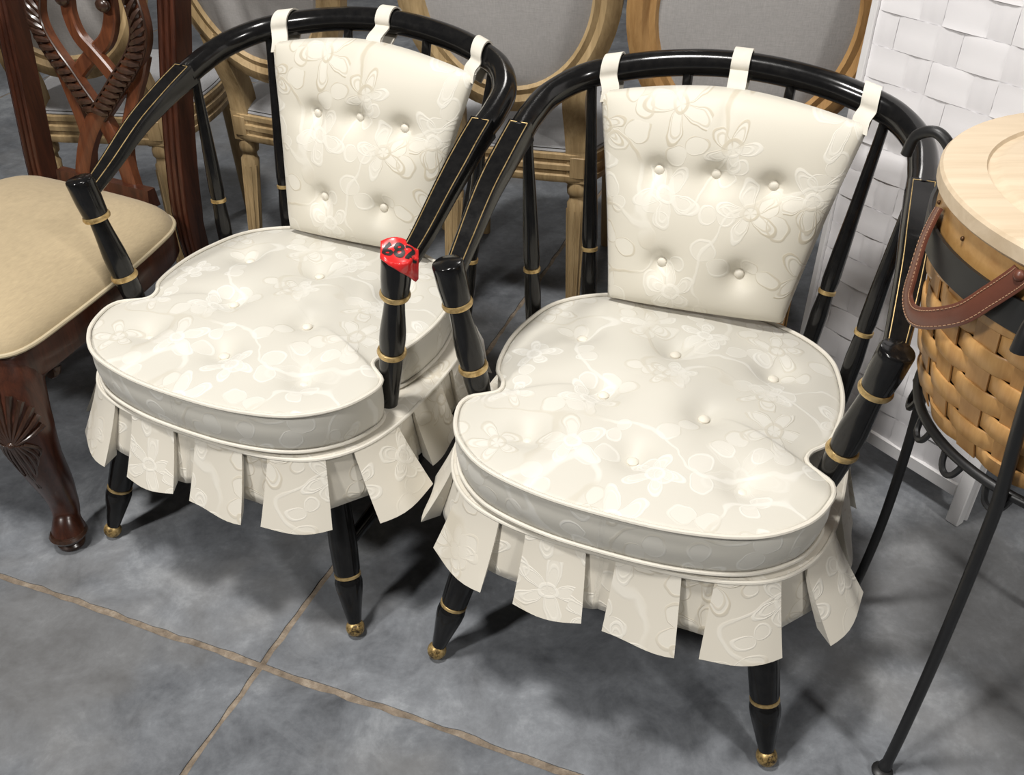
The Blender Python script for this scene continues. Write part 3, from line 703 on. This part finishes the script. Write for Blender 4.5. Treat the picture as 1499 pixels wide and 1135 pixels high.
# ------------------------------------------------------------------ basket and wrought-iron stand
BC = Vector((.749, .960, 0)); RL = .267
def rb(z):   # basket outer radius
    return .211 + .045 * (max(z - .566, 0) / .24) ** .55
BK = thing('lidded_basket', 'honey-coloured woven splint basket with flat pale wooden lid on iron stand', 'basket', BC)
NS = 26; z_lo, z_hi, NR = .570, .786, 8
for k in range(NS):
    a = 2 * PI * (k + .5) / NS; b = MB(); rows = []
    for j in range(13):
        z = .572 + (.81 - .572) * j / 12; r = rb(z) - .003; wd = .034 * r / .25
        T_ = Vector((-math.sin(a), math.cos(a), 0)); N_ = Vector((math.cos(a), math.sin(a), 0))
        rows.append([N_ * (r + d) + T_ * x * wd / 2 + Vector((0, 0, z)) for x, d in ((-1, -.001), (-1, .001), (1, .001), (1, -.001))])
    b.grid(rows, True, cap0=True, cap1=True); b.build('stake', 'splint_d', BK)
for j in range(NR):
    zc = z_lo + (z_hi - z_lo) * (j + .5) / NR; hh = (z_hi - z_lo) / NR * .505
    n = NS * 8; rows = []
    for dz, dr in ((-1, -.001), (-.85, .0008), (.85, .0008), (1, -.001), (1, -.0026), (-1, -.0026)):
        rr = []
        for k in range(n):
            a = 2 * PI * k / n; wv = math.cos(a * NS / 2 - PI / 2 + (0 if j % 2 else PI)); wv = math.copysign(abs(wv) ** .6, wv)
            r = rb(zc + dz * hh) - .003 + .0038 * wv + dr; rr.append((r * math.cos(a), r * math.sin(a), zc + dz * hh))
        rows.append(rr)
    b = MB(); b.grid(rows, True, True); b.build('weaver', 'splint', BK, 50)
b = MB(); b.lathe([(0, .01), (.001, .202), (.006, .206), (.008, .01)], (0, 0, .566), None, 40); b.build('bottom_board', 'splint_d', BK)
b = MB(); n = 72
b.grid([[(r * math.cos(2 * PI * k / n), r * math.sin(2 * PI * k / n), z) for k in range(n)] for r, z in ((.246, .782), (.2535, .782), (.2575, .80), (.2595, .846), (.2535, .848), (.250, .80))], True, True); rimo = b.build('rim_band', 'rim', BK)
for k in range(18):
    a = 2 * PI * k / 18 + .1; b = MB(); c = Vector((math.cos(a), math.sin(a), 0)) * .2597; b.ball((c.x, c.y, .832), .0027, (1, 1, 1), 5); b.build('nail', 'nail', rimo)
b = MB(); prof = [(0, .01), (0, .255), (.001, RL - .004), (.005, RL), (.020, RL), (.0235, RL - .003), (.0245, RL - .008), (.0245, .217), (.0200, .2145), (.0200, .2085), (.0225, .203), (.0240, .199), (.0240, .01)]
b.lathe(prof, (0, 0, .847), None, 72); b.build('lid', 'lid', BK, 25)
# leather carry strap looping down from the rim
def cyl(az, r, z): return Vector((math.cos(R_(az)) * r, math.sin(R_(az)) * r, z))
def strap(azs):
    pts = spline([cyl(a, r, z) for a, r, z in azs], 8); rows = []
    for i, p in enumerate(pts):
        t = (pts[min(i + 1, len(pts) - 1)] - pts[max(i - 1, 0)]).normalized(); N_ = Vector((p.x, p.y, 0)).normalized(); N_ = (N_ - N_.dot(t) * t).normalized(); B_ = t.cross(N_)
        wd = .0125
        rows.append([p + B_ * x * wd + N_ * d for x, d in ((-1, -.0012), (-1, .0012), (-.9, .002), (.9, .002), (1, .0012), (1, -.0012))])
    b = MB(); b.grid(rows, True, cap0=True, cap1=True); o = b.build('leather_strap', 'leather', BK)
    for e in (-1, 1):
        b = MB()
        for i in range(1, len(rows) - 1):
            if i % 1 == 0:
                c0 = (rows[i][2].lerp(rows[i][3], .5 + e * .40)); c1 = (rows[i + 1][2].lerp(rows[i + 1][3], .5 + e * .40)); nn = Vector((pts[i].x, pts[i].y, 0)).normalized() * .0004
                b.tube([c0 + nn, c0.lerp(c1, .6) + nn], .0006, 5)
        b.build('stitching', 'stitch', o)
    b = MB(); e = pts[-3]; b.ball(tuple(e + Vector((e.x, e.y, 0)).normalized() * .002), .0065, (1, 1, 1), 6); b.build('rivet', 'leather', o)
    return o
LOOP = [(170, .2625, .834), (171, .267, .822), (173, .274, .798), (176.5, .281, .762), (178.5, .284, .738), (183.5, .285, .730), (190, .285, .744), (198.5, .283, .776), (203, .277, .808), (206, .270, .832), (207, .266, .842)]
strap(LOOP); strap([(a + 180, r, z) for a, r, z in LOOP])

ST = thing('iron_basket_stand', 'black wrought-iron stand with curled leg top holding the wicker basket', 'stand', BC)
n = 80
b = MB(); b.grid([[(r * math.cos(2 * PI * k / n), r * math.sin(2 * PI * k / n), z) for k in range(n)] for r, z in ((.2605, .778), (.2645, .778), (.2665, .815), (.2625, .815))], True, True); b.build('upper_band', 'ironband', ST)
b = MB(); b.tube([(.2160 * math.cos(2 * PI * k / n), .2160 * math.sin(2 * PI * k / n), .556) for k in range(n)], .0065, 10, closed=True); b.build('lower_ring', 'iron', ST)
for k in range(20):      # small scallops hanging under the lower ring
    a0 = 360 * k / 20; pts = [cyl(a0 - 4.2, .216, .551), cyl(a0 - 2.6, .220, .534), cyl(a0, .221, .528), cyl(a0 + 2.6, .220, .534), cyl(a0 + 4.2, .216, .551)]
    b = MB(); b.tube(spline(pts, 4), .0042, 7); b.build('scallop', 'iron', ST)
for s in (-1, 1):
    b = MB(); b.tube([cyl(55 if s > 0 else 145, .214, .556), cyl(235 if s > 0 else 325, .214, .556)], .005, 8); b.build('cross_bar', 'iron', ST)
for az in (130, 218, 310, 38):
    pts = [cyl(az, .240, .008), cyl(az, .2335, .035), cyl(az, .226, .10), cyl(az, .219, .22), cyl(az, .218, .36), cyl(az, .222, .48), cyl(az, .2295, .56), cyl(az, .258, .68), cyl(az, .2735, .78), cyl(az, .277, .815), cyl(az, .288, .838), cyl(az, .310, .849), cyl(az, .334, .836), cyl(az, .341, .808)]
    b = MB(); b.tube(spline(pts, 6), lambda t: .0078 if t > .05 else .0095, 10, up=(math.cos(R_(az + 90)), math.sin(R_(az + 90)), 0)); lg = b.build('leg', 'iron', ST)
    b = MB(); c = cyl(az, .243, .006); b.ball(tuple(c), .016, (1, 1, .36), 7); b.build('flattened_foot', 'iron', lg)
